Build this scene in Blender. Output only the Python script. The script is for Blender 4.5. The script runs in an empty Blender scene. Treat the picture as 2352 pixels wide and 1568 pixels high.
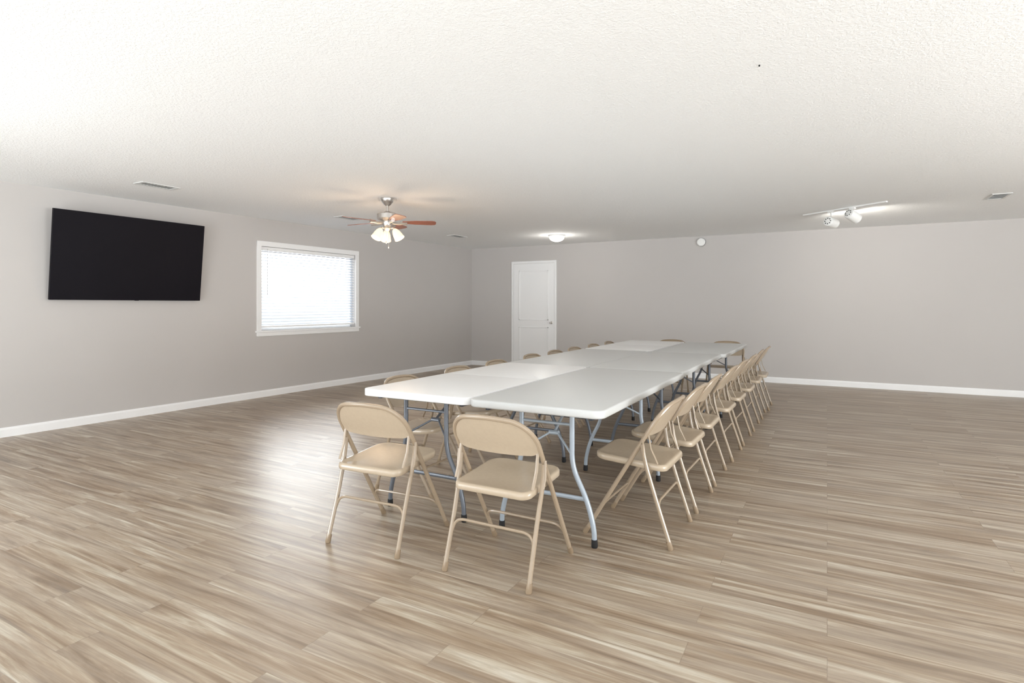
import bpy, bmesh, math, random
from mathutils import Vector, Matrix
random.seed(4)
scene = bpy.context.scene
COL = scene.collection
scene.view_settings.view_transform = 'Standard'
scene.view_settings.look = 'None'
scene.view_settings.exposure = 0.1

def lin(c):
    r = []
    for v in c:
        v = v/255.0
        r.append(v/12.92 if v <= 0.04045 else ((v+0.055)/1.055)**2.4)
    return (r[0], r[1], r[2], 1.0)

# ------------------------------------------------------------------ materials
def base_mat(name, col, rough=0.5, metal=0.0, spec=0.5, noise=0.0, nscale=20.0, bump=0.0, bscale=80.0, bdist=0.002):
    m = bpy.data.materials.new(name); m.use_nodes = True
    nt = m.node_tree; N = nt.nodes; L = nt.links
    b = N['Principled BSDF']
    b.inputs['Roughness'].default_value = rough
    b.inputs['Metallic'].default_value = metal
    b.inputs['Specular IOR Level'].default_value = spec
    tc = N.new('ShaderNodeTexCoord')
    nz = N.new('ShaderNodeTexNoise'); nz.inputs['Scale'].default_value = nscale; nz.inputs['Detail'].default_value = 4
    L.new(tc.outputs['Object'], nz.inputs['Vector'])
    rp = N.new('ShaderNodeValToRGB')
    k = noise
    rp.color_ramp.elements[0].position = 0.3; rp.color_ramp.elements[1].position = 0.7
    rp.color_ramp.elements[0].color = (col[0]*(1-k), col[1]*(1-k), col[2]*(1-k), 1)
    rp.color_ramp.elements[1].color = (min(1, col[0]*(1+k)), min(1, col[1]*(1+k)), min(1, col[2]*(1+k)), 1)
    L.new(nz.outputs['Fac'], rp.inputs['Fac'])
    L.new(rp.outputs['Color'], b.inputs['Base Color'])
    if bump > 0:
        n2 = N.new('ShaderNodeTexNoise'); n2.inputs['Scale'].default_value = bscale; n2.inputs['Detail'].default_value = 3
        L.new(tc.outputs['Object'], n2.inputs['Vector'])
        bp = N.new('ShaderNodeBump'); bp.inputs['Strength'].default_value = bump; bp.inputs['Distance'].default_value = bdist
        L.new(n2.outputs['Fac'], bp.inputs['Height']); L.new(bp.outputs['Normal'], b.inputs['Normal'])
    return m

def emit_mat(name, col, strength, basecol=None):
    m = base_mat(name, basecol or col, 0.4)
    b = m.node_tree.nodes['Principled BSDF']
    b.inputs['Emission Color'].default_value = col
    b.inputs['Emission Strength'].default_value = strength
    return m

M = {}
M['wall'] = base_mat('wall_paint', lin((201, 197, 194)), 0.75, spec=0.25, noise=0.008, nscale=1.5)
M['trim'] = base_mat('trim_paint', lin((250, 250, 250)), 0.4, noise=0.004)
M['door'] = base_mat('door_paint', lin((250, 250, 250)), 0.4, noise=0.004)
M['chair'] = base_mat('beige_enamel', lin((189, 172, 150)), 0.27, metal=0.0, spec=0.75, noise=0.02, nscale=60, bump=0.05, bscale=300, bdist=0.0005)
M['chairframe'] = base_mat('beige_frame_enamel', lin((166, 148, 126)), 0.25, spec=0.75, noise=0.02, nscale=60)
M['chaircap'] = base_mat('tan_rubber', lin((148, 128, 104)), 0.6, noise=0.03)
M['top_w'] = base_mat('white_plastic', lin((250, 250, 250)), 0.36, noise=0.003, nscale=200, bump=0.12, bscale=500, bdist=0.0006)
M['top_dim'] = base_mat('pale_plastic_dimmed', lin((211, 212, 211)), 0.4, noise=0.01, nscale=200, bump=0.12, bscale=500, bdist=0.0006)  # grey tone mostly puts the dimmer light on these tops into the colour
M['steel'] = base_mat('grey_steel', lin((106, 111, 119)), 0.35, metal=0.3, spec=0.6, noise=0.03)
M['steel_l'] = base_mat('pale_steel', lin((168, 178, 188)), 0.35, metal=0.2, spec=0.6, noise=0.03)
M['black'] = base_mat('black_rubber', lin((22, 22, 24)), 0.6, noise=0.05)
M['darkrail'] = base_mat('dark_rail', lin((60, 64, 72)), 0.45, metal=0.3, noise=0.03)
M['tvbody'] = base_mat('tv_black_plastic', lin((20, 18, 24)), 0.5, spec=0.12, noise=0.05)
M['tvscreen'] = base_mat('tv_screen', lin((22, 20, 26)), 0.5, spec=0.12, noise=0.05, nscale=1.5)
M['nickel'] = base_mat('brushed_nickel', lin((205, 201, 196)), 0.28, metal=0.9, noise=0.04, nscale=30)
M['whitemetal'] = base_mat('white_metal', lin((245, 245, 243)), 0.4, noise=0.01)
M['hole'] = base_mat('vent_dark', lin((50, 50, 50)), 0.8, noise=0.05)
M['ventgrey'] = base_mat('vent_grey', lin((214, 214, 212)), 0.5, noise=0.02)
M['ventdk'] = base_mat('vent_shade_grey', lin((110, 110, 108)), 0.5, noise=0.02)
M['vinyl'] = base_mat('window_vinyl', lin((246, 248, 250)), 0.4, noise=0.01)
M['fanglass'] = emit_mat('frosted_glass_lit', (1.0, 0.68, 0.40, 1), 1.2, (0.5, 0.44, 0.36, 1))
M['fanbulb'] = emit_mat('bulb_lit', (1.0, 0.9, 0.72, 1), 8.0)
M['dome'] = emit_mat('dome_glass_lit', lin((255, 250, 240)), 1.4)
M['lampface'] = emit_mat('lamp_face', lin((255, 245, 230)), 5.0)

def wood_blade():
    m = base_mat('cherry_wood', lin((146, 94, 78)), 0.28, noise=0.25, nscale=8, spec=0.7)
    N = m.node_tree.nodes; L = m.node_tree.links
    mp = N.new('ShaderNodeMapping'); mp.inputs['Scale'].default_value = (1, 12, 1)
    tc = [n for n in N if n.type == 'TEX_COORD'][0]; nz = [n for n in N if n.type == 'TEX_NOISE'][0]
    L.new(tc.outputs['Object'], mp.inputs['Vector']); L.new(mp.outputs['Vector'], nz.inputs['Vector'])
    return m
M['blade'] = wood_blade()

def blind_mat():
    m = base_mat('blind_slat', lin((192, 199, 210)), 0.5, noise=0.01)
    N = m.node_tree.nodes; L = m.node_tree.links
    out = N['Material Output']; b = N['Principled BSDF']
    t = N.new('ShaderNodeBsdfTranslucent'); t.inputs['Color'].default_value = (0.86, 0.92, 1, 1)
    mx = N.new('ShaderNodeMixShader'); mx.inputs[0].default_value = 0.06
    L.new(b.outputs[0], mx.inputs[1]); L.new(t.outputs[0], mx.inputs[2]); L.new(mx.outputs[0], out.inputs[0])
    return m
M['blind'] = blind_mat()

def glass_mat():
    m = bpy.data.materials.new('window_glass'); m.use_nodes = True
    N = m.node_tree.nodes; L = m.node_tree.links
    N.remove(N['Principled BSDF'])
    t = N.new('ShaderNodeBsdfTransparent'); g = N.new('ShaderNodeBsdfGlossy'); g.inputs['Roughness'].default_value = 0.02
    mx = N.new('ShaderNodeMixShader'); mx.inputs[0].default_value = 0.05
    L.new(t.outputs[0], mx.inputs[1]); L.new(g.outputs[0], mx.inputs[2]); L.new(mx.outputs[0], N['Material Output'].inputs[0])
    return m
M['glass'] = glass_mat()

def ceiling_mat():
    m = base_mat('textured_ceiling', lin((250, 251, 251)), 0.85, spec=0.15, noise=0.004, nscale=2)
    N = m.node_tree.nodes; L = m.node_tree.links
    b = N['Principled BSDF']
    tc = [n for n in N if n.type == 'TEX_COORD'][0]
    n1 = N.new('ShaderNodeTexNoise'); n1.inputs['Scale'].default_value = 75; n1.inputs['Detail'].default_value = 5; n1.inputs['Roughness'].default_value = 0.6
    L.new(tc.outputs['Object'], n1.inputs['Vector'])
    r = N.new('ShaderNodeValToRGB'); r.color_ramp.elements[0].position = 0.42; r.color_ramp.elements[1].position = 0.66
    L.new(n1.outputs['Fac'], r.inputs['Fac'])
    bp = N.new('ShaderNodeBump'); bp.inputs['Strength'].default_value = 0.6; bp.inputs['Distance'].default_value = 0.003
    L.new(r.outputs['Color'], bp.inputs['Height']); L.new(bp.outputs['Normal'], b.inputs['Normal'])
    return m
M['ceiling'] = ceiling_mat()

def floor_mat():
    m = bpy.data.materials.new('vinyl_plank_floor'); m.use_nodes = True
    N = m.node_tree.nodes; L = m.node_tree.links
    b = N['Principled BSDF']
    tc = N.new('ShaderNodeTexCoord')
    br = N.new('ShaderNodeTexBrick')
    br.offset = 0.37; br.offset_frequency = 2; br.squash = 1.0
    br.inputs['Scale'].default_value = 1.0
    br.inputs['Brick Width'].default_value = 1.22
    br.inputs['Row Height'].default_value = 0.145
    br.inputs['Mortar Size'].default_value = 0.0010
    br.inputs['Mortar Smooth'].default_value = 0.1
    br.inputs['Color1'].default_value = (0, 0, 0, 1); br.inputs['Color2'].default_value = (1, 1, 1, 1)
    br.inputs['Mortar'].default_value = (0.5, 0.5, 0.5, 1)
    L.new(tc.outputs['Object'], br.inputs['Vector'])
    rnd = N.new('ShaderNodeSeparateColor'); L.new(br.outputs['Color'], rnd.inputs[0])
    mul = N.new('ShaderNodeMath'); mul.operation = 'MULTIPLY'; mul.inputs[1].default_value = 37.0
    L.new(rnd.outputs[0], mul.inputs[0])
    cmb = N.new('ShaderNodeCombineXYZ'); L.new(mul.outputs[0], cmb.inputs['Z']); L.new(mul.outputs[0], cmb.inputs['X'])
    def grain(sx, sy, sc, det, dist, rough=0.6):
        mp = N.new('ShaderNodeMapping'); mp.inputs['Scale'].default_value = (sx, sy, 1)
        L.new(tc.outputs['Object'], mp.inputs['Vector'])
        ad = N.new('ShaderNodeVectorMath'); ad.operation = 'ADD'
        L.new(mp.outputs['Vector'], ad.inputs[0]); L.new(cmb.outputs[0], ad.inputs[1])
        nz = N.new('ShaderNodeTexNoise'); nz.inputs['Scale'].default_value = sc; nz.inputs['Detail'].default_value = det
        nz.inputs['Distortion'].default_value = dist; nz.inputs['Roughness'].default_value = rough
        L.new(ad.outputs[0], nz.inputs['Vector'])
        return nz
    g1 = grain(0.75, 12.5, 1.6, 8, 0.7, 0.62)
    g2 = grain(1.8, 60, 2.0, 7, 0.4, 0.7)
    g3 = grain(0.5, 6, 1.5, 3, 0.6)
    r1 = N.new('ShaderNodeValToRGB'); e = r1.color_ramp.elements
    e[0].position = 0.29; e[0].color = lin((106, 85, 66))
    e[1].position = 0.71; e[1].color = lin((222, 214, 199))
    for p, c in ((0.38, (136, 114, 92)), (0.46, (158, 137, 115)), (0.54, (177, 158, 136)), (0.62, (200, 188, 168))):
        x = e.new(p); x.color = lin(c)
    L.new(g1.outputs['Fac'], r1.inputs['Fac'])
    r2 = N.new('ShaderNodeValToRGB'); e = r2.color_ramp.elements
    e[0].position = 0.38; e[0].color = (0.64, 0.61, 0.57, 1); e[1].position = 0.58; e[1].color = (1.0, 1.0, 1.0, 1)
    L.new(g2.outputs['Fac'], r2.inputs['Fac'])
    mx = N.new('ShaderNodeMix'); mx.data_type = 'RGBA'; mx.blend_type = 'MULTIPLY'; mx.inputs[0].default_value = 0.65
    L.new(r1.outputs['Color'], mx.inputs[6]); L.new(r2.outputs['Color'], mx.inputs[7])
    r3 = N.new('ShaderNodeValToRGB'); e = r3.color_ramp.elements
    e[0].position = 0.40; e[0].color = lin((146, 129, 110)); e[1].position = 0.60; e[1].color = lin((184, 178, 168))
    L.new(g3.outputs['Fac'], r3.inputs['Fac'])
    mx2 = N.new('ShaderNodeMix'); mx2.data_type = 'RGBA'; mx2.blend_type = 'MIX'; mx2.inputs[0].default_value = 0.27
    L.new(mx.outputs[2], mx2.inputs[6]); L.new(r3.outputs['Color'], mx2.inputs[7])
    mx3 = N.new('ShaderNodeMix'); mx3.data_type = 'RGBA'; mx3.blend_type = 'MIX'
    ms = N.new('ShaderNodeMath'); ms.operation = 'MULTIPLY'; ms.inputs[1].default_value = 0.4
    L.new(br.outputs['Fac'], ms.inputs[0]); L.new(ms.outputs[0], mx3.inputs[0])
    L.new(mx2.outputs[2], mx3.inputs[6]); mx3.inputs[7].default_value = lin((96, 80, 66))
    L.new(mx3.outputs[2], b.inputs['Base Color'])
    b.inputs['Roughness'].default_value = 0.37
    b.inputs['Specular IOR Level'].default_value = 0.6
    return m
M['floor'] = floor_mat()

# ------------------------------------------------------------------ geometry helpers
def finish(name, bm, mat, parent=None, smooth=True, angle=35, loc=None, mats=None):
    bmesh.ops.recalc_face_normals(bm, faces=bm.faces[:])
    me = bpy.data.meshes.new(name)
    bm.to_mesh(me); bm.free()
    me.materials.append(mat)
    if smooth:
        for p in me.polygons: p.use_smooth = True
        try: me.set_sharp_from_angle(angle=math.radians(angle))
        except Exception: pass
    ob = bpy.data.objects.new(name, me)
    COL.objects.link(ob)
    if parent: ob.parent = parent
    if loc: ob.location = loc
    return ob

def empty(name, loc=(0, 0, 0), rot=0.0, parent=None):
    e = bpy.data.objects.new(name, None); e.empty_display_size = 0.1
    e.location = loc; e.rotation_euler = (0, 0, rot)
    COL.objects.link(e)
    if parent: e.parent = parent
    return e

def box(bm, a, b, bev=0.0, mi=0, xf=None):
    vs = [Vector((x, y, z)) for z in (a[2], b[2]) for y in (a[1], b[1]) for x in (a[0], b[0])]
    if xf: vs = [xf @ v for v in vs]
    v = [bm.verts.new(p) for p in vs]
    fs = [bm.faces.new([v[i] for i in q]) for q in ((0, 2, 3, 1), (4, 5, 7, 6), (0, 1, 5, 4), (2, 6, 7, 3), (0, 4, 6, 2), (1, 3, 7, 5))]
    if bev > 0:
        es = set()
        for f in fs:
            for e in f.edges: es.add(e)
        bmesh.ops.bevel(bm, geom=list(es), offset=bev, segments=2, affect='EDGES', profile=0.6)

def fillet(pts, r, n=6):
    pts = [Vector(p) for p in pts]
    out = [pts[0]]
    for i in range(1, len(pts)-1):
        p0, p, p1 = pts[i-1], pts[i], pts[i+1]
        d0 = min(r, (p0-p).length*0.49); d1 = min(r, (p1-p).length*0.49)
        a = p+(p0-p).normalized()*d0; c = p+(p1-p).normalized()*d1
        for k in range(n+1):
            t = k/n
            out.append(a*(1-t)**2+p*2*t*(1-t)+c*t*t)
    out.append(pts[-1])
    return out

def tube(bm, pts, r, seg=10, flat=1.0):
    pts = [Vector(p) for p in pts]
    n = len(pts)
    tans = []
    for i in range(n):
        if i == 0: t = pts[1]-pts[0]
        elif i == n-1: t = pts[-1]-pts[-2]
        else: t = (pts[i+1]-pts[i]).normalized()+(pts[i]-pts[i-1]).normalized()
        tans.append(t.normalized())
    up = Vector((0, 0, 1)) if abs(tans[0].z) < 0.9 else Vector((1, 0, 0))
    nrm = (up-tans[0]*up.dot(tans[0])).normalized()
    rings = []
    for i in range(n):
        nrm = (nrm-tans[i]*nrm.dot(tans[i])).normalized()
        bi = tans[i].cross(nrm)
        rad = r[i] if isinstance(r, (list, tuple)) else r
        rings.append([bm.verts.new(pts[i]+nrm*math.cos(2*math.pi*k/seg)*rad+bi*math.sin(2*math.pi*k/seg)*rad*flat) for k in range(seg)])
    for i in range(n-1):
        for k in range(seg):
            bm.faces.new((rings[i][k], rings[i][(k+1) % seg], rings[i+1][(k+1) % seg], rings[i+1][k]))
    bm.faces.new(rings[0][::-1]); bm.faces.new(rings[-1])

def lathe(bm, prof, seg=32, xf=None):
    rings = []
    for (r, z) in prof:
        if r < 1e-6:
            p = Vector((0, 0, z)); p = xf @ p if xf else p
            rings.append([bm.verts.new(p)])
        else:
            ring = []
            for k in range(seg):
                a = 2*math.pi*k/seg
                p = Vector((r*math.cos(a), r*math.sin(a), z)); p = xf @ p if xf else p
                ring.append(bm.verts.new(p))
            rings.append(ring)
    for i in range(len(rings)-1):
        A, B = rings[i], rings[i+1]
        for k in range(seg):
            k2 = (k+1) % seg
            if len(A) == 1 and len(B) == 1: break
            if len(A) == 1: bm.faces.new((A[0], B[k], B[k2]))
            elif len(B) == 1: bm.faces.new((A[k], B[0], A[k2]))
            else: bm.faces.new((A[k], A[k2], B[k2], B[k]))
    if len(rings[0]) > 1: bm.faces.new(rings[0][::-1])
    if len(rings[-1]) > 1: bm.faces.new(rings[-1])

def rrect(x0, x1, y0, y1, r, n=6, rs=None):
    pts = []
    rs = rs or (r, r, r, r)
    for (cx, cy, a0, rr) in ((x1-rs[0], y1-rs[0], 0, rs[0]), (x0+rs[1], y1-rs[1], 90, rs[1]), (x0+rs[2], y0+rs[2], 180, rs[2]), (x1-rs[3], y0+rs[3], 270, rs[3])):
        for k in range(n+1):
            a = math.radians(a0+90*k/n)
            pts.append((cx+rr*math.cos(a), cy+rr*math.sin(a)))
    return pts

def slab(bm, x0, x1, y0, y1, z0, z1, r, bev=0.01, rs=None, n=6):
    layers = [(bev*(1-math.sin(math.pi/2*k/3)), z0+bev*(1-math.cos(math.pi/2*k/3))) for k in range(4)]
    layers += [(bev*(1-math.cos(math.pi/2*k/3)), z1-bev*(1-math.sin(math.pi/2*k/3))) for k in range(4)]
    rings = []
    for ins, z in layers:
        rr = tuple(max(0.0015, q-ins) for q in (rs or (r, r, r, r)))
        pts = rrect(x0+ins, x1-ins, y0+ins, y1-ins, rr[0], n, rr)
        rings.append([bm.verts.new((p[0], p[1], z)) for p in pts])
    m = len(rings[0])
    for i in range(len(rings)-1):
        for k in range(m):
            bm.faces.new((rings[i][k], rings[i][(k+1) % m], rings[i+1][(k+1) % m], rings[i+1][k]))
    bm.faces.new(rings[0][::-1]); bm.faces.new(rings[-1])

def structure(ob, label):
    ob["kind"] = "structure"; ob["label"] = label; ob["category"] = ob.name.split('_')[0]
def tag(ob, label, cat, group=None):
    ob["label"] = label; ob["category"] = cat
    if group: ob["group"] = group

# ------------------------------------------------------------------ room shell
H = 2.42
YB = 10.1
XR = 6.2
YN = -2.0
WROT = -math.atan(0.0377)
WX = -6.9105

bm = bmesh.new(); box(bm, (-7.4, YN, -0.1), (XR+0.2, YB+0.2, 0))
structure(finish('floor', bm, M['floor'], smooth=False), 'wood-look vinyl plank floor in brown and cream streaks')
bm = bmesh.new(); box(bm, (-7.4, YN, H), (XR+0.2, YB+0.2, H+0.1))
structure(finish('ceiling', bm, M['ceiling'], smooth=False), 'white ceiling with orange-peel texture')
bm = bmesh.new(); box(bm, (-7.2, YB, 0), (XR+0.1, YB+0.12, H))
structure(finish('wall_back', bm, M['wall'], smooth=False), 'plain greige painted wall with a white door')
bm = bmesh.new(); box(bm, (XR, YN, 0), (XR+0.12, YB, H))
structure(finish('wall_right', bm, M['wall'], smooth=False), 'plain greige painted wall')

WIN0, WIN1, WZ0, WZ1 = 5.09+0.07, 6.93-0.07, 0.90, 2.117-0.07
bm = bmesh.new()
box(bm, (-0.14, YN, 0), (0, WIN0, H)); box(bm, (-0.14, WIN1, 0), (0, YB+0.02, H))
box(bm, (-0.14, WIN0, 0), (0, WIN1, WZ0)); box(bm, (-0.14, WIN0, WZ1), (0, WIN1, H))
wl = finish('wall_left', bm, M['wall'], smooth=False, loc=(WX, 0, 0)); wl.rotation_euler = (0, 0, WROT)
structure(wl, 'plain greige painted wall with a blinded window and a television')

def base_profile(bm, L0, L1):
    prof = [(0.0, 0.0), (0.014, 0.0), (0.014, 0.070), (0.010, 0.082), (0.005, 0.09), (0.0, 0.09)]
    A = [bm.verts.new((p[0], L0, p[1])) for p in prof]; B = [bm.verts.new((p[0], L1, p[1])) for p in prof]
    n = len(prof)
    for i in range(n): bm.faces.new((A[i], A[(i+1) % n], B[(i+1) % n], B[i]))
    bm.faces.new(A[::-1]); bm.faces.new(B)
bm = bmesh.new(); base_profile(bm, YN, YB-0.02)
o = finish('baseboard_left', bm, M['trim'], smooth=False, loc=(WX, 0, 0)); o.rotation_euler = (0, 0, WROT); structure(o, 'white painted baseboard along the window wall')
DX0, DX1 = -5.565, -4.575
bm = bmesh.new(); base_profile(bm, 0, (DX0+6.53))
o = finish('baseboard_back', bm, M['trim'], smooth=False, loc=(-6.53, YB, 0)); o.rotation_euler = (0, 0, -math.pi/2); structure(o, 'short white baseboard between the corner and the door')
bm = bmesh.new(); base_profile(bm, 0, XR-DX1)
o = finish('baseboard_back', bm, M['trim'], smooth=False, loc=(DX1, YB, 0)); o.rotation_euler = (0, 0, -math.pi/2); structure(o, 'long white baseboard on the door wall')
bm = bmesh.new(); base_profile(bm, 0, YB-YN)
o = finish('baseboard_right', bm, M['trim'], smooth=False, loc=(XR, YB, 0)); o.rotation_euler = (0, 0, math.pi); structure(o, 'white baseboard along the side wall')

# ------------------------------------------------------------------ window
wroot = empty('window_1', (WX, 0, 0), WROT); structure(wroot, 'white framed window with horizontal blinds and bright daylight')
S0, S1, Z1 = 5.09, 6.93, 2.117
bm = bmesh.new()
cw = 0.07
box(bm, (0, S0, 0.90), (0.012, S0+cw, Z1), 0.003); box(bm, (0, S1-cw, 0.90), (0.012, S1, Z1), 0.003)
box(bm, (0, S0, Z1-cw), (0.013, S1, Z1), 0.003)
finish('casing', bm, M['trim'], wroot, smooth=False)
bm = bmesh.new()
box(bm, (-0.06, S0-0.02, 0.878), (0.028, S1+0.02, 0.90), 0.004)
box(bm, (0, S0, 0.825), (0.014, S1, 0.878), 0.003)
finish('sill', bm, M['trim'], wroot, smooth=False)
bm = bmesh.new()
fx0, fx1 = -0.125, -0.08
box(bm, (fx0, WIN0, WZ0), (fx1, WIN0+0.035, WZ1)); box(bm, (fx0, WIN1-0.035, WZ0), (fx1, WIN1, WZ1))
box(bm, (fx0, WIN0, WZ0), (fx1, WIN1, WZ0+0.04)); box(bm, (fx0, WIN0, WZ1-0.035), (fx1, WIN1, WZ1))
mid = (WIN0+WIN1)/2
finish('sash_frame', bm, M['vinyl'], wroot, smooth=False)
bm = bmesh.new(); box(bm, (-0.105, WIN0+0.02, WZ0+0.02), (-0.101, WIN1-0.02, WZ1-0.02))
finish('glass', bm, M['glass'], wroot, smooth=False)
blind = empty('blind', (0, 0, 0), 0, wroot)
bm = bmesh.new(); box(bm, (-0.068, WIN0+0.01, WZ1-0.05), (-0.01, WIN1-0.01, WZ1-0.003), 0.004)
finish('head_rail', bm, M['trim'], blind, smooth=False)
bm = bmesh.new()
zb = 0.985
ns = 25
for i in range(ns):
    z = zb+(WZ1-0.065-zb)*i/(ns-1)
    xf = Matrix.Translation((-0.037, 0, z)) @ Matrix.Rotation(math.radians(19), 4, 'Y')
    box(bm, (-0.0235, WIN0+0.012, -0.0014), (0.0235, WIN1-0.012, 0.0014), xf=xf)
finish('slats', bm, M['blind'], blind, smooth=False)
bm = bmesh.new(); box(bm, (-0.062, WIN0+0.012, zb-0.045), (-0.012, WIN1-0.012, zb-0.022), 0.004)
finish('bottom_rail', bm, M['trim'], blind, smooth=False)
bm = bmesh.new()
for s in (WIN0+0.18, mid, WIN1-0.18):
    tube(bm, [(-0.013, s, zb-0.03), (-0.013, s, WZ1-0.02)], 0.0015, 6)
finish('ladder_cord', bm, M['trim'], blind)
bm = bmesh.new(); tube(bm, [(-0.004, WIN0+0.1, 1.38), (-0.004, WIN0+0.1, WZ1-0.03)], 0.004, 8)
finish('tilt_wand', bm, M['ventgrey'], blind)

# ------------------------------------------------------------------ door
droot = empty('door_1', (0, YB, 0), 0); structure(droot, 'white painted interior door in a white casing')
bm = bmesh.new()
box(bm, (DX0, -0.014, 0), (DX0+0.045, 0, 2.115), 0.003); box(bm, (DX1-0.045, -0.014, 0), (DX1, 0, 2.115), 0.003)
box(bm, (DX0, -0.015, 2.07), (DX1, 0, 2.115), 0.003)
finish('casing', bm, M['trim'], droot, smooth=False)
bm = bmesh.new()
box(bm, (DX0+0.049, -0.010, 0.012), (DX1-0.049, -0.001, 2.066), 0.002)
for z0, z1 in ((0.16, 0.82), (0.95, 1.93)):
    a0, a1 = DX0+0.17, DX1-0.17
    for q in (((a0, z0), (a1, z0+0.022)), ((a0, z1-0.022), (a1, z1)), ((a0, z0), (a0+0.022, z1)), ((a1-0.022, z0), (a1, z1))):
        box(bm, (q[0][0], -0.020, q[0][1]), (q[1][0], -0.009, q[1][1]), 0.004)
leaf = finish('door_leaf', bm, M['door'], droot, smooth=False)
bm = bmesh.new()
xf = Matrix.Translation((DX1-0.105, -0.008, 0.905)) @ Matrix.Rotation(math.radians(90), 4, 'X')
lathe(bm, [(0.026, 0), (0.026, 0.006), (0.011, 0.01), (0.011, 0.03), (0.018, 0.036), (0.023, 0.05), (0.019, 0.060), (0, 0.063)], 24, xf)
k = finish('knob', bm, M['nickel'], leaf)
for z in (0.25, 1.05, 1.85):
    bm = bmesh.new(); tube(bm, [(DX0+0.048, -0.014, z-0.045), (DX0+0.048, -0.014, z+0.045)], 0.006, 8)
    finish('hinge', bm, M['whitemetal'], droot)

# ------------------------------------------------------------------ television
tv = empty('television', (WX, 0, 0), WROT); tag(tv, 'large flat black television tilted on a wall mount', 'television')
T0, T1, TZ0, TZ1 = 2.755, 4.275, 1.30, 2.20
sl = 0.11
tilt = math.atan(sl)
xf = Matrix.Translation((0.07, 0, TZ0)) @ Matrix.Rotation(tilt, 4, 'Y')
hgt = (TZ1-TZ0)/math.cos(tilt)
bm = bmesh.new()
box(bm, (-0.03, T0, 0), (0, T1, hgt), 0.004, xf=xf)
box(bm, (-0.05, T0+0.25, 0.1), (-0.028, T1-0.25, hgt-0.3), 0.01, xf=xf)
box(bm, (-0.02, T0+0.79, -0.004), (-0.006, T0+0.83, 0.003), 0.001, xf=xf)
finish('housing', bm, M['tvbody'], tv, smooth=False)
bm = bmesh.new(); box(bm, (-0.001, T0+0.006, 0.010), (0.0015, T1-0.006, hgt-0.006), xf=xf)
finish('screen', bm, M['tvscreen'], tv, smooth=False)
bm = bmesh.new()
box(bm, (0.0, T0+0.5, 1.55), (0.02, T1-0.5, 1.95))
for s in (T0+0.55, T1-0.6):
    box(bm, (0.015, s, 1.58), (0.055, s+0.04, 1.74))
    box(bm, (0.015, s, 1.72), (0.085, s+0.04, 1.90))
finish('wall_mount', bm, M['darkrail'], tv, smooth=False)

# ------------------------------------------------------------------ copying
def copy_tree(root):
    new = root.copy(); COL.objects.link(new)
    def rec(src, dst):
        for c in list(src.children):
            cc = c.copy(); COL.objects.link(cc); cc.parent = dst
            cc.matrix_parent_inverse = c.matrix_parent_inverse.copy()
            rec(c, cc)
    rec(root, new)
    return new

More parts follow.
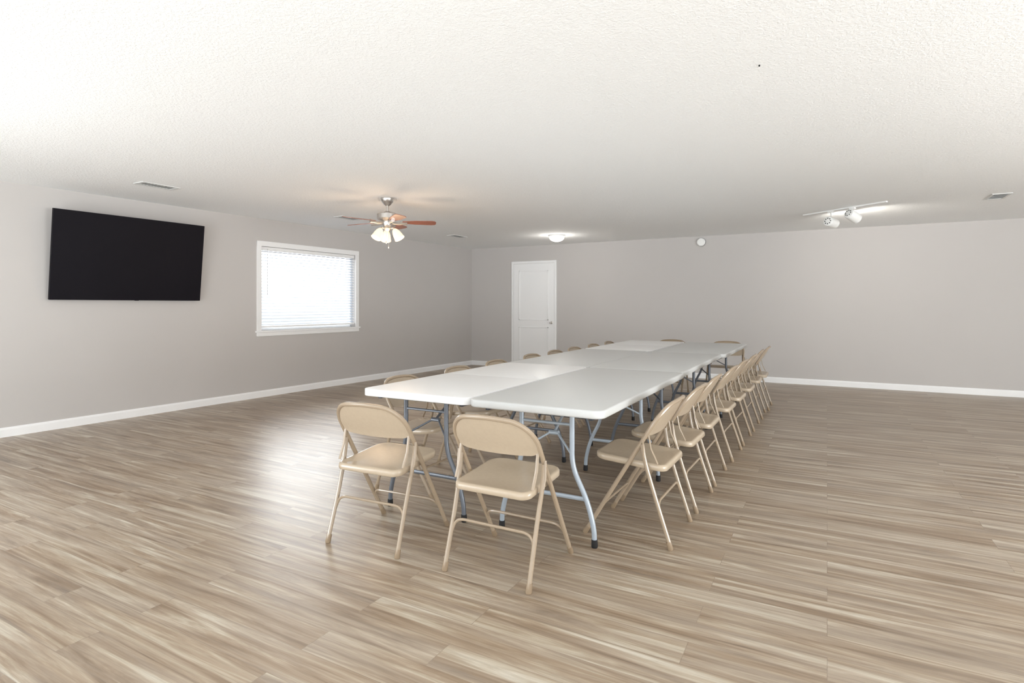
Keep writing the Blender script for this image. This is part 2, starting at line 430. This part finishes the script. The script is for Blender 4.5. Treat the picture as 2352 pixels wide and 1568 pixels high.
# ------------------------------------------------------------------ folding chair
def build_chair():
    root = empty('folding_chair')
    W = 0.222; HT = 0.752; FY = 0.235; BY = -0.215
    R = 0.0115
    def fy(z): return FY+(BY-FY)*(z/HT)
    def curve_back(x): return -0.022*(1-(x/W)**2)
    pts = []
    zs = [0.012, 0.12, 0.25, 0.38, 0.5, 0.58]
    for z in zs: pts.append(Vector((W, fy(z), z)))
    rx, rz = 0.125, 0.125; zc = HT-R-rz
    for k in range(0, 10):
        a = math.radians(90*k/9)
        x = W-rx+rx*math.cos(a); z = zc+rz*math.sin(a)*(0.96)
        pts.append(Vector((x, fy(z)+curve_back(x), z)))
    half = pts[:]
    mids = [Vector((x, fy(HT-R)+curve_back(x), HT-R-0.005*(abs(x)/0.097)**2)) for x in (0.06, 0.03, 0, -0.03, -0.06)]
    full = half+mids+[Vector((-p.x, p.y, p.z)) for p in reversed(half)]
    bm = bmesh.new(); tube(bm, full, R, 10)
    finish('frame', bm, M['chairframe'], root)
    for s in (1, -1):
        bm = bmesh.new()
        x = s*(W+0.004)
        xx = s*(W-0.002)
        tube(bm, fillet([(x, -0.088, 0.525), (x, -0.10, 0.44), (xx, -0.150, 0.27), (s*W, -0.235, 0.012)], 0.08, 5), 0.0108, 10)
        finish('leg', bm, M['chairframe'], root)
        bm = bmesh.new()
        tube(bm, [(s*(W+0.013), fy(0.53)-0.012, 0.545), (s*(W+0.015), -0.10, 0.47), (s*(W+0.010), -0.11, 0.42)], 0.007, 8, flat=0.5)
        finish('bracket', bm, M['chairframe'], root)
        bm = bmesh.new()
        tube(bm, [(s*(W-0.014), fy(0.585), 0.585), (s*(W-0.014), -0.13, 0.50), (s*(W-0.016), -0.165, 0.425)], 0.008, 8, flat=0.45)
        finish('bracket', bm, M['chairframe'], root)
    bm = bmesh.new()
    zr = 0.21; yr = -0.170
    tube(bm, fillet([(W, yr-0.01, zr-0.05), (W-0.02, yr+0.005, zr+0.02), (-(W-0.02), yr+0.005, zr+0.02), (-W, yr-0.01, zr-0.05)], 0.05, 6), 0.007, 8)
    finish('crossbar', bm, M['chairframe'], root)
    bm = bmesh.new()
    zf_ = 0.17
    tube(bm, fillet([(W, fy(zf_-0.05), zf_-0.05), (W-0.02, fy(zf_)-0.008, zf_+0.01), (-(W-0.02), fy(zf_)-0.008, zf_+0.01), (-W, fy(zf_-0.05), zf_-0.05)], 0.05, 6), 0.007, 8)
    finish('crossbar', bm, M['chairframe'], root)
    # seat pan
    bm = bmesh.new()
    def zf(x, y): return 0.030*((y+0.21)/0.40)
    x0, x1, y0, y1 = -0.203, 0.203, -0.205, 0.195
    rs = (0.075, 0.075, 0.05, 0.05)
    rings = []
    for ins, dz in ((0.004, -0.032), (0.0, -0.028), (0.0, -0.010), (0.003, -0.004), (0.009, 0.0), (0.018, 0.0), (0.035, -0.003), (0.08, -0.007), (0.14, -0.009)):
        rr = tuple(max(0.012, q-ins) for q in rs)
        rings.append([bm.verts.new((p[0], p[1], 0.415+dz+zf(*p))) for p in rrect(x0+ins, x1-ins, y0+ins, y1-ins, rr[0], 6, rr)])
    inner = [bm.verts.new((p[0], p[1], 0.415-0.012+zf(*p))) for p in rrect(x0+0.006, x1-0.006, y0+0.006, y1-0.006, 0.05, 6, tuple(q-0.006 for q in rs))]
    m = len(rings[0])
    for i in range(len(rings)-1):
        for k in range(m): bm.faces.new((rings[i][k], rings[i][(k+1) % m], rings[i+1][(k+1) % m], rings[i+1][k]))
    bm.faces.new(rings[-1])
    for k in range(m): bm.faces.new((inner[k], inner[(k+1) % m], rings[0][(k+1) % m], rings[0][k]))
    bm.faces.new(inner[::-1])
    finish('seat', bm, M['chair'], root, angle=50)
    # backrest panel
    bm = bmesh.new()
    nu, nv = 24, 10
    Wp = W-0.003
    def ztop(x):
        ax = abs(x)
        if ax <= W-rx: return HT-R
        c = min(1, (ax-(W-rx))/rx); return zc+rz*0.96*math.sqrt(max(0, 1-c*c))
    F, B = [], []
    for j in range(nv+1):
        rf, rb = [], []
        for i in range(nu+1):
            x = Wp*(-1+2*i/nu)
            x = Wp*math.sin(x/Wp*math.pi/2)
            zt = ztop(x)-0.001
            zb_ = 0.566-0.010*(1-(x/W)**2)+0.02*max(0, (abs(x)-0.17)/0.05)**2
            zb_ = min(zb_, zt-0.003)
            t = j/nv; z = zb_+(zt-zb_)*t
            y = fy(z)+curve_back(x)
            lip = 0.006*math.exp(-((z-zb_)/0.008)**2)
            bulge = -0.004*math.sin(math.pi*t)
            rf.append(bm.verts.new((x, y+0.002+bulge+lip, z))); rb.append(bm.verts.new((x, y-0.003+bulge-lip*0.5, z)))
        F.append(rf); B.append(rb)
    for j in range(nv):
        for i in range(nu):
            bm.faces.new((F[j][i], F[j][i+1], F[j+1][i+1], F[j+1][i])); bm.faces.new((B[j][i+1], B[j][i], B[j+1][i], B[j+1][i+1]))
    for i in range(nu):
        bm.faces.new((F[0][i+1], F[0][i], B[0][i], B[0][i+1])); bm.faces.new((F[nv][i], F[nv][i+1], B[nv][i+1], B[nv][i]))
    for j in range(nv):
        bm.faces.new((F[j][0], F[j+1][0], B[j+1][0], B[j][0])); bm.faces.new((F[j+1][nu], F[j][nu], B[j][nu], B[j+1][nu]))
    finish('backrest', bm, M['chair'], root, angle=50)
    for s in (1, -1):
        bm = bmesh.new(); tube(bm, [(s*W, FY+0.001, 0.0), (s*W, fy(0.006), 0.006), (s*W, fy(0.040), 0.040)], [0.012, 0.0145, 0.013], 12)
        finish('foot_cap', bm, M['chaircap'], root)
        bm = bmesh.new(); tube(bm, [(s*W, -0.235, 0.0), (s*W, -0.234, 0.006), (s*W, -0.2230, 0.040)], [0.012, 0.0145, 0.013], 12)
        finish('foot_cap', bm, M['chaircap'], root)
    return root

chair0 = build_chair()
specs = []
specs.append((-1.354, 2.44, 0.0, 'beige metal folding chair drawn up to the table end'))
specs.append((-2.094, 2.42, math.radians(3.5), 'beige metal folding chair angled slightly at the table end'))
for X, Y in zip((-.93, -.915, -.91, -.89, -.88, -.866, -.86, -.84), (3.17, 3.766, 4.35, 5.06, 5.67, 6.32, 7.02, 7.60)):
    specs.append((X, Y, math.pi/2+math.radians(random.uniform(-1.5, 1.5)), 'beige metal folding chair tucked under the long table side'))
for Y in (3.175, 3.88, 4.50, 5.22, 5.79, 6.34, 6.98, 7.59):
    specs.append((-2.44, Y, -math.pi/2+math.radians(random.uniform(-1.5, 1.5)), 'beige metal folding chair along the window-facing table side'))
specs.append((-1.968, 8.18, math.pi, 'beige metal folding chair at the far head of the table'))
specs.append((-1.213, 8.18, math.pi, 'beige metal folding chair at the far head of the table'))
for i, (X, Y, r, lab) in enumerate(specs):
    c = chair0 if i == 0 else copy_tree(chair0)
    c.location = (X, Y, 0); c.rotation_euler = (0, 0, r)
    tag(c, lab, 'chair', 'folding chairs around the tables')

# ------------------------------------------------------------------ tables
TL, TW, TH, TT = 1.822, 0.77, 0.74, 0.042
def build_table(topmat, steel, fold, near, far):
    root = empty('folding_table')
    hw, hl = TW/2, TL/2
    if fold:
        for y0, y1, rs in ((-hl, -0.0004, (0.006, 0.006, 0.055, 0.055)), (0.0004, hl, (0.055, 0.055, 0.006, 0.006))):
            bm = bmesh.new(); slab(bm, -hw, hw, y0, y1, TH-TT, TH, 0.05, 0.004, rs=rs)
            finish('tabletop', bm, topmat, root, angle=50)
    else:
        bm = bmesh.new(); slab(bm, -hw, hw, -hl, hl, TH-TT, TH, 0.055, 0.011)
        finish('tabletop', bm, topmat, root, angle=50)
    for s in (-1, 1):
        bm = bmesh.new()
        box(bm, (s*0.30-0.01, -hl+0.07, TH-TT-0.022), (s*0.30+0.01, hl-0.07, TH-TT), 0.002)
        finish('rail', bm, M['darkrail'], root, smooth=False)
    for y, d in ((near, 1), (far, -1)):
        bm = bmesh.new()
        box(bm, (-0.29, y-0.014, TH-TT-0.028), (0.29, y+0.014, TH-TT-0.001), 0.002)
        finish('rail', bm, M['darkrail'], root, smooth=False)
        for s in (-1, 1):
            bm = bmesh.new()
            tube(bm, fillet([(s*0.15, y, TH-TT-0.01), (s*0.15, y, 0.40), (s*0.235, y, 0.235), (s*0.272, y, 0.10), (s*0.275, y, 0.02)], 0.07, 6), 0.0135, 12)
            lg = finish('leg', bm, steel, root)
            bm = bmesh.new(); tube(bm, [(s*0.275, y, 0.0), (s*0.275, y, 0.008), (s*0.2745, y, 0.042)], [0.015, 0.0172, 0.016], 12)
            finish('foot_cap', bm, M['black'], lg)
        for hwid, zz, rr, fl in ((0.232, 0.24, 0.012, 0.6), (0.15, 0.62, 0.008, 1.0)):
            bm = bmesh.new(); tube(bm, [(-hwid, y, zz), (hwid, y, zz)], rr, 10, flat=fl)
            finish('crossbar', bm, steel, root)
        bm = bmesh.new()
        hub = Vector((0, y+d*0.10, 0.545))
        tube(bm, [(-0.15, y, 0.46), tuple(hub+Vector((-0.02, 0, 0)))], 0.006, 8)
        tube(bm, [(0.15, y, 0.46), tuple(hub+Vector((0.02, 0, 0)))], 0.006, 8)
        tube(bm, [tuple(hub+Vector((-0.028, 0, 0))), tuple(hub+Vector((0.028, 0, 0)))], 0.013, 10)
        tube(bm, [tuple(hub), (0, y+d*0.34, TH-TT-0.006)], 0.008, 8)
        box(bm, (-0.05, y+d*0.34-0.02, TH-TT-0.014), (0.05, y+d*0.34+0.02, TH-TT-0.001), 0.002)
        finish('brace', bm, steel, root)
    return root

tables = [
    (-1.325, 2.600, 'top_dim', 'steel_l', False, 2.79, 4.06, 'pale plastic folding table, greyed mostly for dimmer light, with bowed steel legs'),
    (-1.340, 4.424, 'top_dim', 'steel', False, 4.70, 6.00, 'pale plastic folding table, greyed mostly for dimmer light, in the middle of the row'),
    (-1.305, 6.248, 'top_dim', 'steel', False, 6.67, 7.88, 'pale plastic folding table, greyed mostly for dimmer light, at the far end of the row'),
    (-2.110, 2.620, 'top_w', 'steel', True, 2.76, 4.19, 'white plastic folding table hinged across its middle'),
    (-2.115, 4.444, 'top_dim', 'steel', False, 4.80, 6.065, 'pale plastic folding table, greyed mostly for dimmer light, beside its twin'),
    (-2.105, 6.268, 'top_w', 'steel', True, 6.66, 7.88, 'white plastic hinged folding table at the far end'),
]
for X, Y0, tm, st, fold, a, b_, lab in tables:
    yc = Y0+TL/2
    t = build_table(M[tm], M[st], fold, a-yc, b_-yc)
    t.location = (X, yc, 0)
    tag(t, lab, 'table', 'folding tables pushed together')

# ------------------------------------------------------------------ ceiling fan
FX, FYY = -4.225, 4.84
fan = empty('ceiling_fan', (FX, FYY, H), 0); tag(fan, 'brushed nickel ceiling fan with cherry blades and lit glass shades', 'ceiling fan')
bm = bmesh.new(); lathe(bm, [(0, 0), (0.072, 0), (0.074, -0.012), (0.06, -0.045), (0.035, -0.075), (0.022, -0.085), (0, -0.085)], 32)
finish('canopy', bm, M['nickel'], fan)
bm = bmesh.new(); tube(bm, [(0, 0, -0.08), (0, 0, -0.16)], 0.012, 12)
finish('downrod', bm, M['nickel'], fan)
bm = bmesh.new(); lathe(bm, [(0, -0.145), (0.03, -0.147), (0.045, -0.16), (0.10, -0.168), (0.112, -0.178), (0.112, -0.225), (0.10, -0.24), (0.065, -0.25), (0.055, -0.255), (0.055, -0.30), (0.045, -0.315), (0, -0.315)], 40)
finish('motor_housing', bm, M['nickel'], fan)
for kk in range(5):
    ang = math.radians(28.8+10+72*kk)
    rot = Matrix.Rotation(ang, 4, 'Z')
    pitch = Matrix.Rotation(math.radians(-11), 4, 'X')
    bm = bmesh.new()
    outl = [(0.165, -0.03), (0.30, -0.055), (0.48, -0.064), (0.515, -0.055), (0.53, -0.03), (0.53, 0.03), (0.515, 0.055), (0.48, 0.064), (0.30, 0.055), (0.165, 0.03)]
    lo = [bm.verts.new(rot @ (Matrix.Translation((0, 0, -0.262)) @ pitch @ Vector((x, y, -0.003)))) for x, y in outl]
    up = [bm.verts.new(rot @ (Matrix.Translation((0, 0, -0.262)) @ pitch @ Vector((x, y, 0.003)))) for x, y in outl]
    bm.faces.new(lo[::-1]); bm.faces.new(up)
    for i in range(len(lo)): bm.faces.new((lo[i], lo[(i+1) % len(lo)], up[(i+1) % len(lo)], up[i]))
    bl = finish('blade', bm, M['blade'], fan, smooth=False)
    bm = bmesh.new()
    tube(bm, [rot @ Vector((0.05, 0, -0.272)), rot @ Vector((0.12, 0, -0.280)), rot @ Vector((0.17, 0, -0.270)), rot @ Vector((0.215, 0, -0.269))], [0.012, 0.012, 0.02, 0.022], 8)
    finish('blade_arm', bm, M['nickel'], bl)
kit = empty('light_kit', (0, 0, 0), 0, fan)
bm = bmesh.new(); lathe(bm, [(0, -0.31), (0.04, -0.312), (0.05, -0.33), (0.035, -0.355), (0.015, -0.365), (0, -0.37)], 24)
NS = 3
A0 = 28.8-12
for kk in range(NS):
    a = math.radians(A0+360/NS*kk)
    tube(bm, fillet([(0.03*math.cos(a), 0.03*math.sin(a), -0.335), (0.075*math.cos(a), 0.075*math.sin(a), -0.325), (0.09*math.cos(a), 0.09*math.sin(a), -0.35)], 0.02), 0.008, 8)
finish('fitter', bm, M['nickel'], kit)
for kk in range(NS):
    a = math.radians(A0+360/NS*kk)
    xf = Matrix.Translation((0.080*math.cos(a), 0.080*math.sin(a), -0.343)) @ Matrix.Rotation(a, 4, 'Z') @ Matrix.Rotation(math.radians(-32), 4, 'Y') @ Matrix.Diagonal((0.92, 0.92, 1.0, 1))
    bm = bmesh.new()
    lathe(bm, [(0.018, 0.0), (0.030, -0.012), (0.044, -0.04), (0.052, -0.07), (0.056, -0.10), (0.062, -0.126), (0.058, -0.124), (0.051, -0.095), (0.044, -0.06), (0.024, -0.015), (0, -0.01)], 24, xf)
    sh = finish('shade', bm, M['fanglass'], kit)
    bm = bmesh.new()
    lathe(bm, [(0.012, -0.015), (0.014, -0.04), (0.030, -0.075), (0.036, -0.10), (0.028, -0.128), (0, -0.140)], 16, xf)
    finish('bulb', bm, M['fanbulb'], kit)
for dx, ln in ((0.02, 0.55), (-0.015, 0.50)):
    bm = bmesh.new(); tube(bm, [(dx, 0, -0.36), (dx, 0, -ln+0.03)], 0.0018, 6)
    lathe(bm, [(0, -ln+0.035), (0.005, -ln+0.03), (0.008, -ln+0.01), (0.006, -ln), (0, -ln)], 10, Matrix.Translation((dx, 0, 0)))
    finish('pull_chain', bm, M['nickel'], kit)

# ------------------------------------------------------------------ dome light, detector, vents, track light
dl = empty('ceiling_light', (-3.98, 8.79, H)); tag(dl, 'small round flush ceiling light with frosted glass dome', 'ceiling light')
bm = bmesh.new(); lathe(bm, [(0, 0), (0.15, 0), (0.157, -0.008), (0.155, -0.016), (0.148, -0.020), (0, -0.020)], 40, Matrix.Diagonal((0.9, 0.9, 1, 1)))
finish('base', bm, M['whitemetal'], dl)
bm = bmesh.new(); lathe(bm, [(0.145, -0.018), (0.145, -0.033), (0.135, -0.060), (0.11, -0.084), (0.07, -0.100), (0.03, -0.108), (0, -0.109)], 40, Matrix.Diagonal((0.9, 0.9, 1, 1)))
finish('glass_dome', bm, M['dome'], dl)
bm = bmesh.new(); lathe(bm, [(0, -0.107), (0.006, -0.108), (0.006, -0.113), (0, -0.116)], 12)
finish('finial', bm, M['nickel'], dl)

sd = empty('smoke_detector', (-1.878, YB, 2.318)); tag(sd, 'round white smoke detector mounted high on the wall', 'smoke detector')
xf = Matrix.Rotation(math.radians(90), 4, 'X')
bm = bmesh.new(); lathe(bm, [(0, 0), (0.074, 0), (0.074, 0.010), (0.070, 0.014), (0, 0.014)], 32, xf); finish('base', bm, M['ventdk'], sd)
bm = bmesh.new(); lathe(bm, [(0.070, 0.012), (0.070, 0.03), (0.057, 0.044), (0.02, 0.048), (0, 0.048)], 32, xf); finish('cover', bm, M['whitemetal'], sd)

def vent(x, y, rot, dark, lab):
    r = empty('air_vent', (x, y, H), rot); tag(r, lab, 'vent', 'ceiling air vents')
    w, l = 0.17, 0.36
    bm = bmesh.new()
    for a, b in (((-w/2, -l/2), (w/2, -l/2+0.022)), ((-w/2, l/2-0.022), (w/2, l/2)), ((-w/2, -l/2+0.022), (-w/2+0.022, l/2-0.022)), ((w/2-0.022, -l/2+0.022), (w/2, l/2-0.022))):
        box(bm, (a[0], a[1], -0.008), (b[0], b[1], 0))
    finish('frame', bm, M['ventgrey'], r, smooth=False)
    bm = bmesh.new()
    n = 7 if dark else 10
    hb = 0.006 if dark else 0.0085
    for i in range(n):
        yy = -l/2+0.04+(l-0.08)*i/(n-1)
        xf = Matrix.Translation((0, yy, -0.005)) @ Matrix.Rotation(math.radians(12), 4, 'X')
        box(bm, (-w/2+0.02, -hb, -0.001), (w/2-0.02, hb, 0.001), xf=xf)
    finish('louvers', bm, M['ventgrey'], r, smooth=False)
    bm = bmesh.new(); box(bm, (-w/2+0.02, -l/2+0.02, -0.0015), (w/2-0.02, l/2-0.02, -0.0005)); finish('duct', bm, M['hole'] if dark else M['ventdk'], r, smooth=False)
vent(-5.75, 3.24, 0, False, 'white louvered ceiling air vent near the television wall')
vent(-5.64, 5.68, 0, False, 'white louvered ceiling air vent near the window wall')
vent(-5.51, 8.08, 0, True, 'white louvered ceiling air vent near the room corner')
vent(1.61, 7.91, 0, True, 'white louvered ceiling air vent with dark slots')

trk = empty('track_light', (0.16, 8.0, H), math.atan2(7.67-8.33, 0.59+0.27)); tag(trk, 'white ceiling track with two swivel cylinder spotlights', 'track light')
bm = bmesh.new(); box(bm, (-0.54, -0.016, -0.016), (0.54, 0.016, 0), 0.003); finish('rail', bm, M['whitemetal'], trk, smooth=False)
R0 = Matrix.Rotation(-trk.rotation_euler[2], 4, 'Z')
for u, axis, drop in ((-0.15, (0.45, 0.85, -0.12), 0.15), (0.13, (0.62, 0.70, -0.42), 0.11)):
    hd = empty('lamp_head', (u, 0, 0), 0, trk)
    ax = (R0 @ Vector(axis)).normalized()
    bm = bmesh.new(); box(bm, (-0.035, -0.016, -0.033), (0.035, 0.016, -0.014), 0.003); tube(bm, [(0, 0, -0.03), (0, 0, -drop+0.045)], 0.007, 8)
    finish('stem', bm, M['whitemetal'], hd)
    q = ax.to_track_quat('Z', 'Y').to_matrix().to_4x4()
    xf = Matrix.Translation(Vector((0, 0, -drop))) @ q
    bm = bmesh.new()
    lathe(bm, [(0, -0.075), (0.045, -0.075), (0.058, -0.066), (0.06, -0.055), (0.06, 0.085), (0.055, 0.087), (0.052, 0.06), (0, 0.055)], 32, xf)
    finish('lamp_shade', bm, M['whitemetal'], hd)
    bm = bmesh.new()
    for k in range(8):
        a = 2*math.pi*k/8
        lathe(bm, [(0, -0.0765), (0.007, -0.0765), (0.007, -0.0735), (0, -0.0735)], 10, xf @ Matrix.Translation((0.034*math.cos(a), 0.034*math.sin(a), 0)))
    finish('vent_holes', bm, M['hole'], hd)
    bm = bmesh.new(); lathe(bm, [(0, 0.062), (0.048, 0.062), (0.044, 0.072), (0, 0.076)], 24, xf); finish('bulb', bm, M['lampface'], hd)
    ld = bpy.data.lights.new('spot_lamp', 'SPOT'); ld.energy = 14; ld.spot_size = math.radians(150); ld.spot_blend = 0.8; ld.shadow_soft_size = 0.04; ld.color = (1, 0.95, 0.87)
    lo = bpy.data.objects.new('spot_lamp', ld); COL.objects.link(lo); lo.parent = hd
    lo.matrix_local = xf @ Matrix.Translation((0, 0, 0.10)) @ Matrix.Rotation(math.pi, 4, 'X')

bm = bmesh.new(); lathe(bm, [(0, H), (0.004, H), (0.004, H-0.006), (0, H-0.008)], 10, Matrix.Translation((-0.29, 3.03, 0)))
o = finish('ceiling_screw', bm, M['black'], smooth=True); tag(o, 'tiny dark screw head in the ceiling', 'screw')

# ------------------------------------------------------------------ lights
def light(name, typ, loc, energy, color=(1, 1, 1), size=0.05, target=None, size_y=None):
    ld = bpy.data.lights.new(name, typ); ld.energy = energy; ld.color = color
    if typ == 'AREA':
        ld.size = size
        if size_y: ld.shape = 'RECTANGLE'; ld.size_y = size_y
    else: ld.shadow_soft_size = size
    o = bpy.data.objects.new(name, ld); o.location = loc
    if target is not None:
        o.rotation_euler = (Vector(target)-Vector(loc)).to_track_quat('-Z', 'Y').to_euler()
    COL.objects.link(o); return o
light('fan_lamp', 'POINT', (FX, FYY, H-0.60), 12, (1, 0.70, 0.45), 0.25)
light('dome_lamp', 'POINT', (-3.98, 8.79, H-0.20), 7, (1, 0.96, 0.9), 0.10)
# added out-of-view fills: upward ones for the ceiling, one along the plain side wall
CW = (0.942, 0.98, 1.0)
light('bounce_strobe', 'AREA', (-1.0, -0.6, 0.7), 17, CW, 1.2, (-1.8, 2.0, 2.42))
light('bounce_strobe', 'AREA', (-4.4, 0.0, 0.4), 38, CW, 1.0, (-4.2, 8.4, 2.75))
light('bounce_strobe', 'AREA', (3.2, 2.2, 0.4), 46, CW, 1.0, (-4.6, 8.0, 2.7))
light('side_fill', 'AREA', (6.05, 4.6, 0.9), 350, CW, 7.0, (-6.0, 7.0, 5.2), 1.4)

w = bpy.data.worlds.new('World'); scene.world = w; w.use_nodes = True
N = w.node_tree.nodes; L = w.node_tree.links
bg = N['Background']
tc = N.new('ShaderNodeTexCoord'); sx = N.new('ShaderNodeSeparateXYZ'); L.new(tc.outputs['Generated'], sx.inputs[0])
def mapr(src, a, b, c, d):
    m = N.new('ShaderNodeMapRange'); m.inputs['From Min'].default_value = a; m.inputs['From Max'].default_value = b
    m.inputs['To Min'].default_value = c; m.inputs['To Max'].default_value = d
    L.new(src, m.inputs['Value']); return m.outputs[0]
fx = mapr(sx.outputs['X'], -0.75, -0.45, 1.0, 0.0)
sideB = mapr(sx.outputs['Z'], -0.02, 0.25, 1.02, 14.0)
rearB = mapr(sx.outputs['Z'], -0.15, 0.1, 4.6, 1.3)  # added glow below the horizon, lifting the ceiling through the open rear
mixn = N.new('ShaderNodeMix'); mixn.data_type = 'FLOAT'
L.new(fx, mixn.inputs[0]); L.new(rearB, mixn.inputs[2]); L.new(sideB, mixn.inputs[3])
L.new(mixn.outputs[0], bg.inputs['Strength'])
bg.inputs['Color'].default_value = (0.92, 0.97, 1.0, 1)

# ------------------------------------------------------------------ camera
cd = bpy.data.cameras.new('camera'); cd.sensor_width = 36; cd.lens = 36*1315/2352
cd.shift_y = -84/2352
cam = bpy.data.objects.new('camera', cd); COL.objects.link(cam)
cam.location = (0, 0, 1.25); cam.rotation_euler = (math.radians(90), 0, math.radians(28.83))
cd.clip_start = 0.05
scene.camera = cam
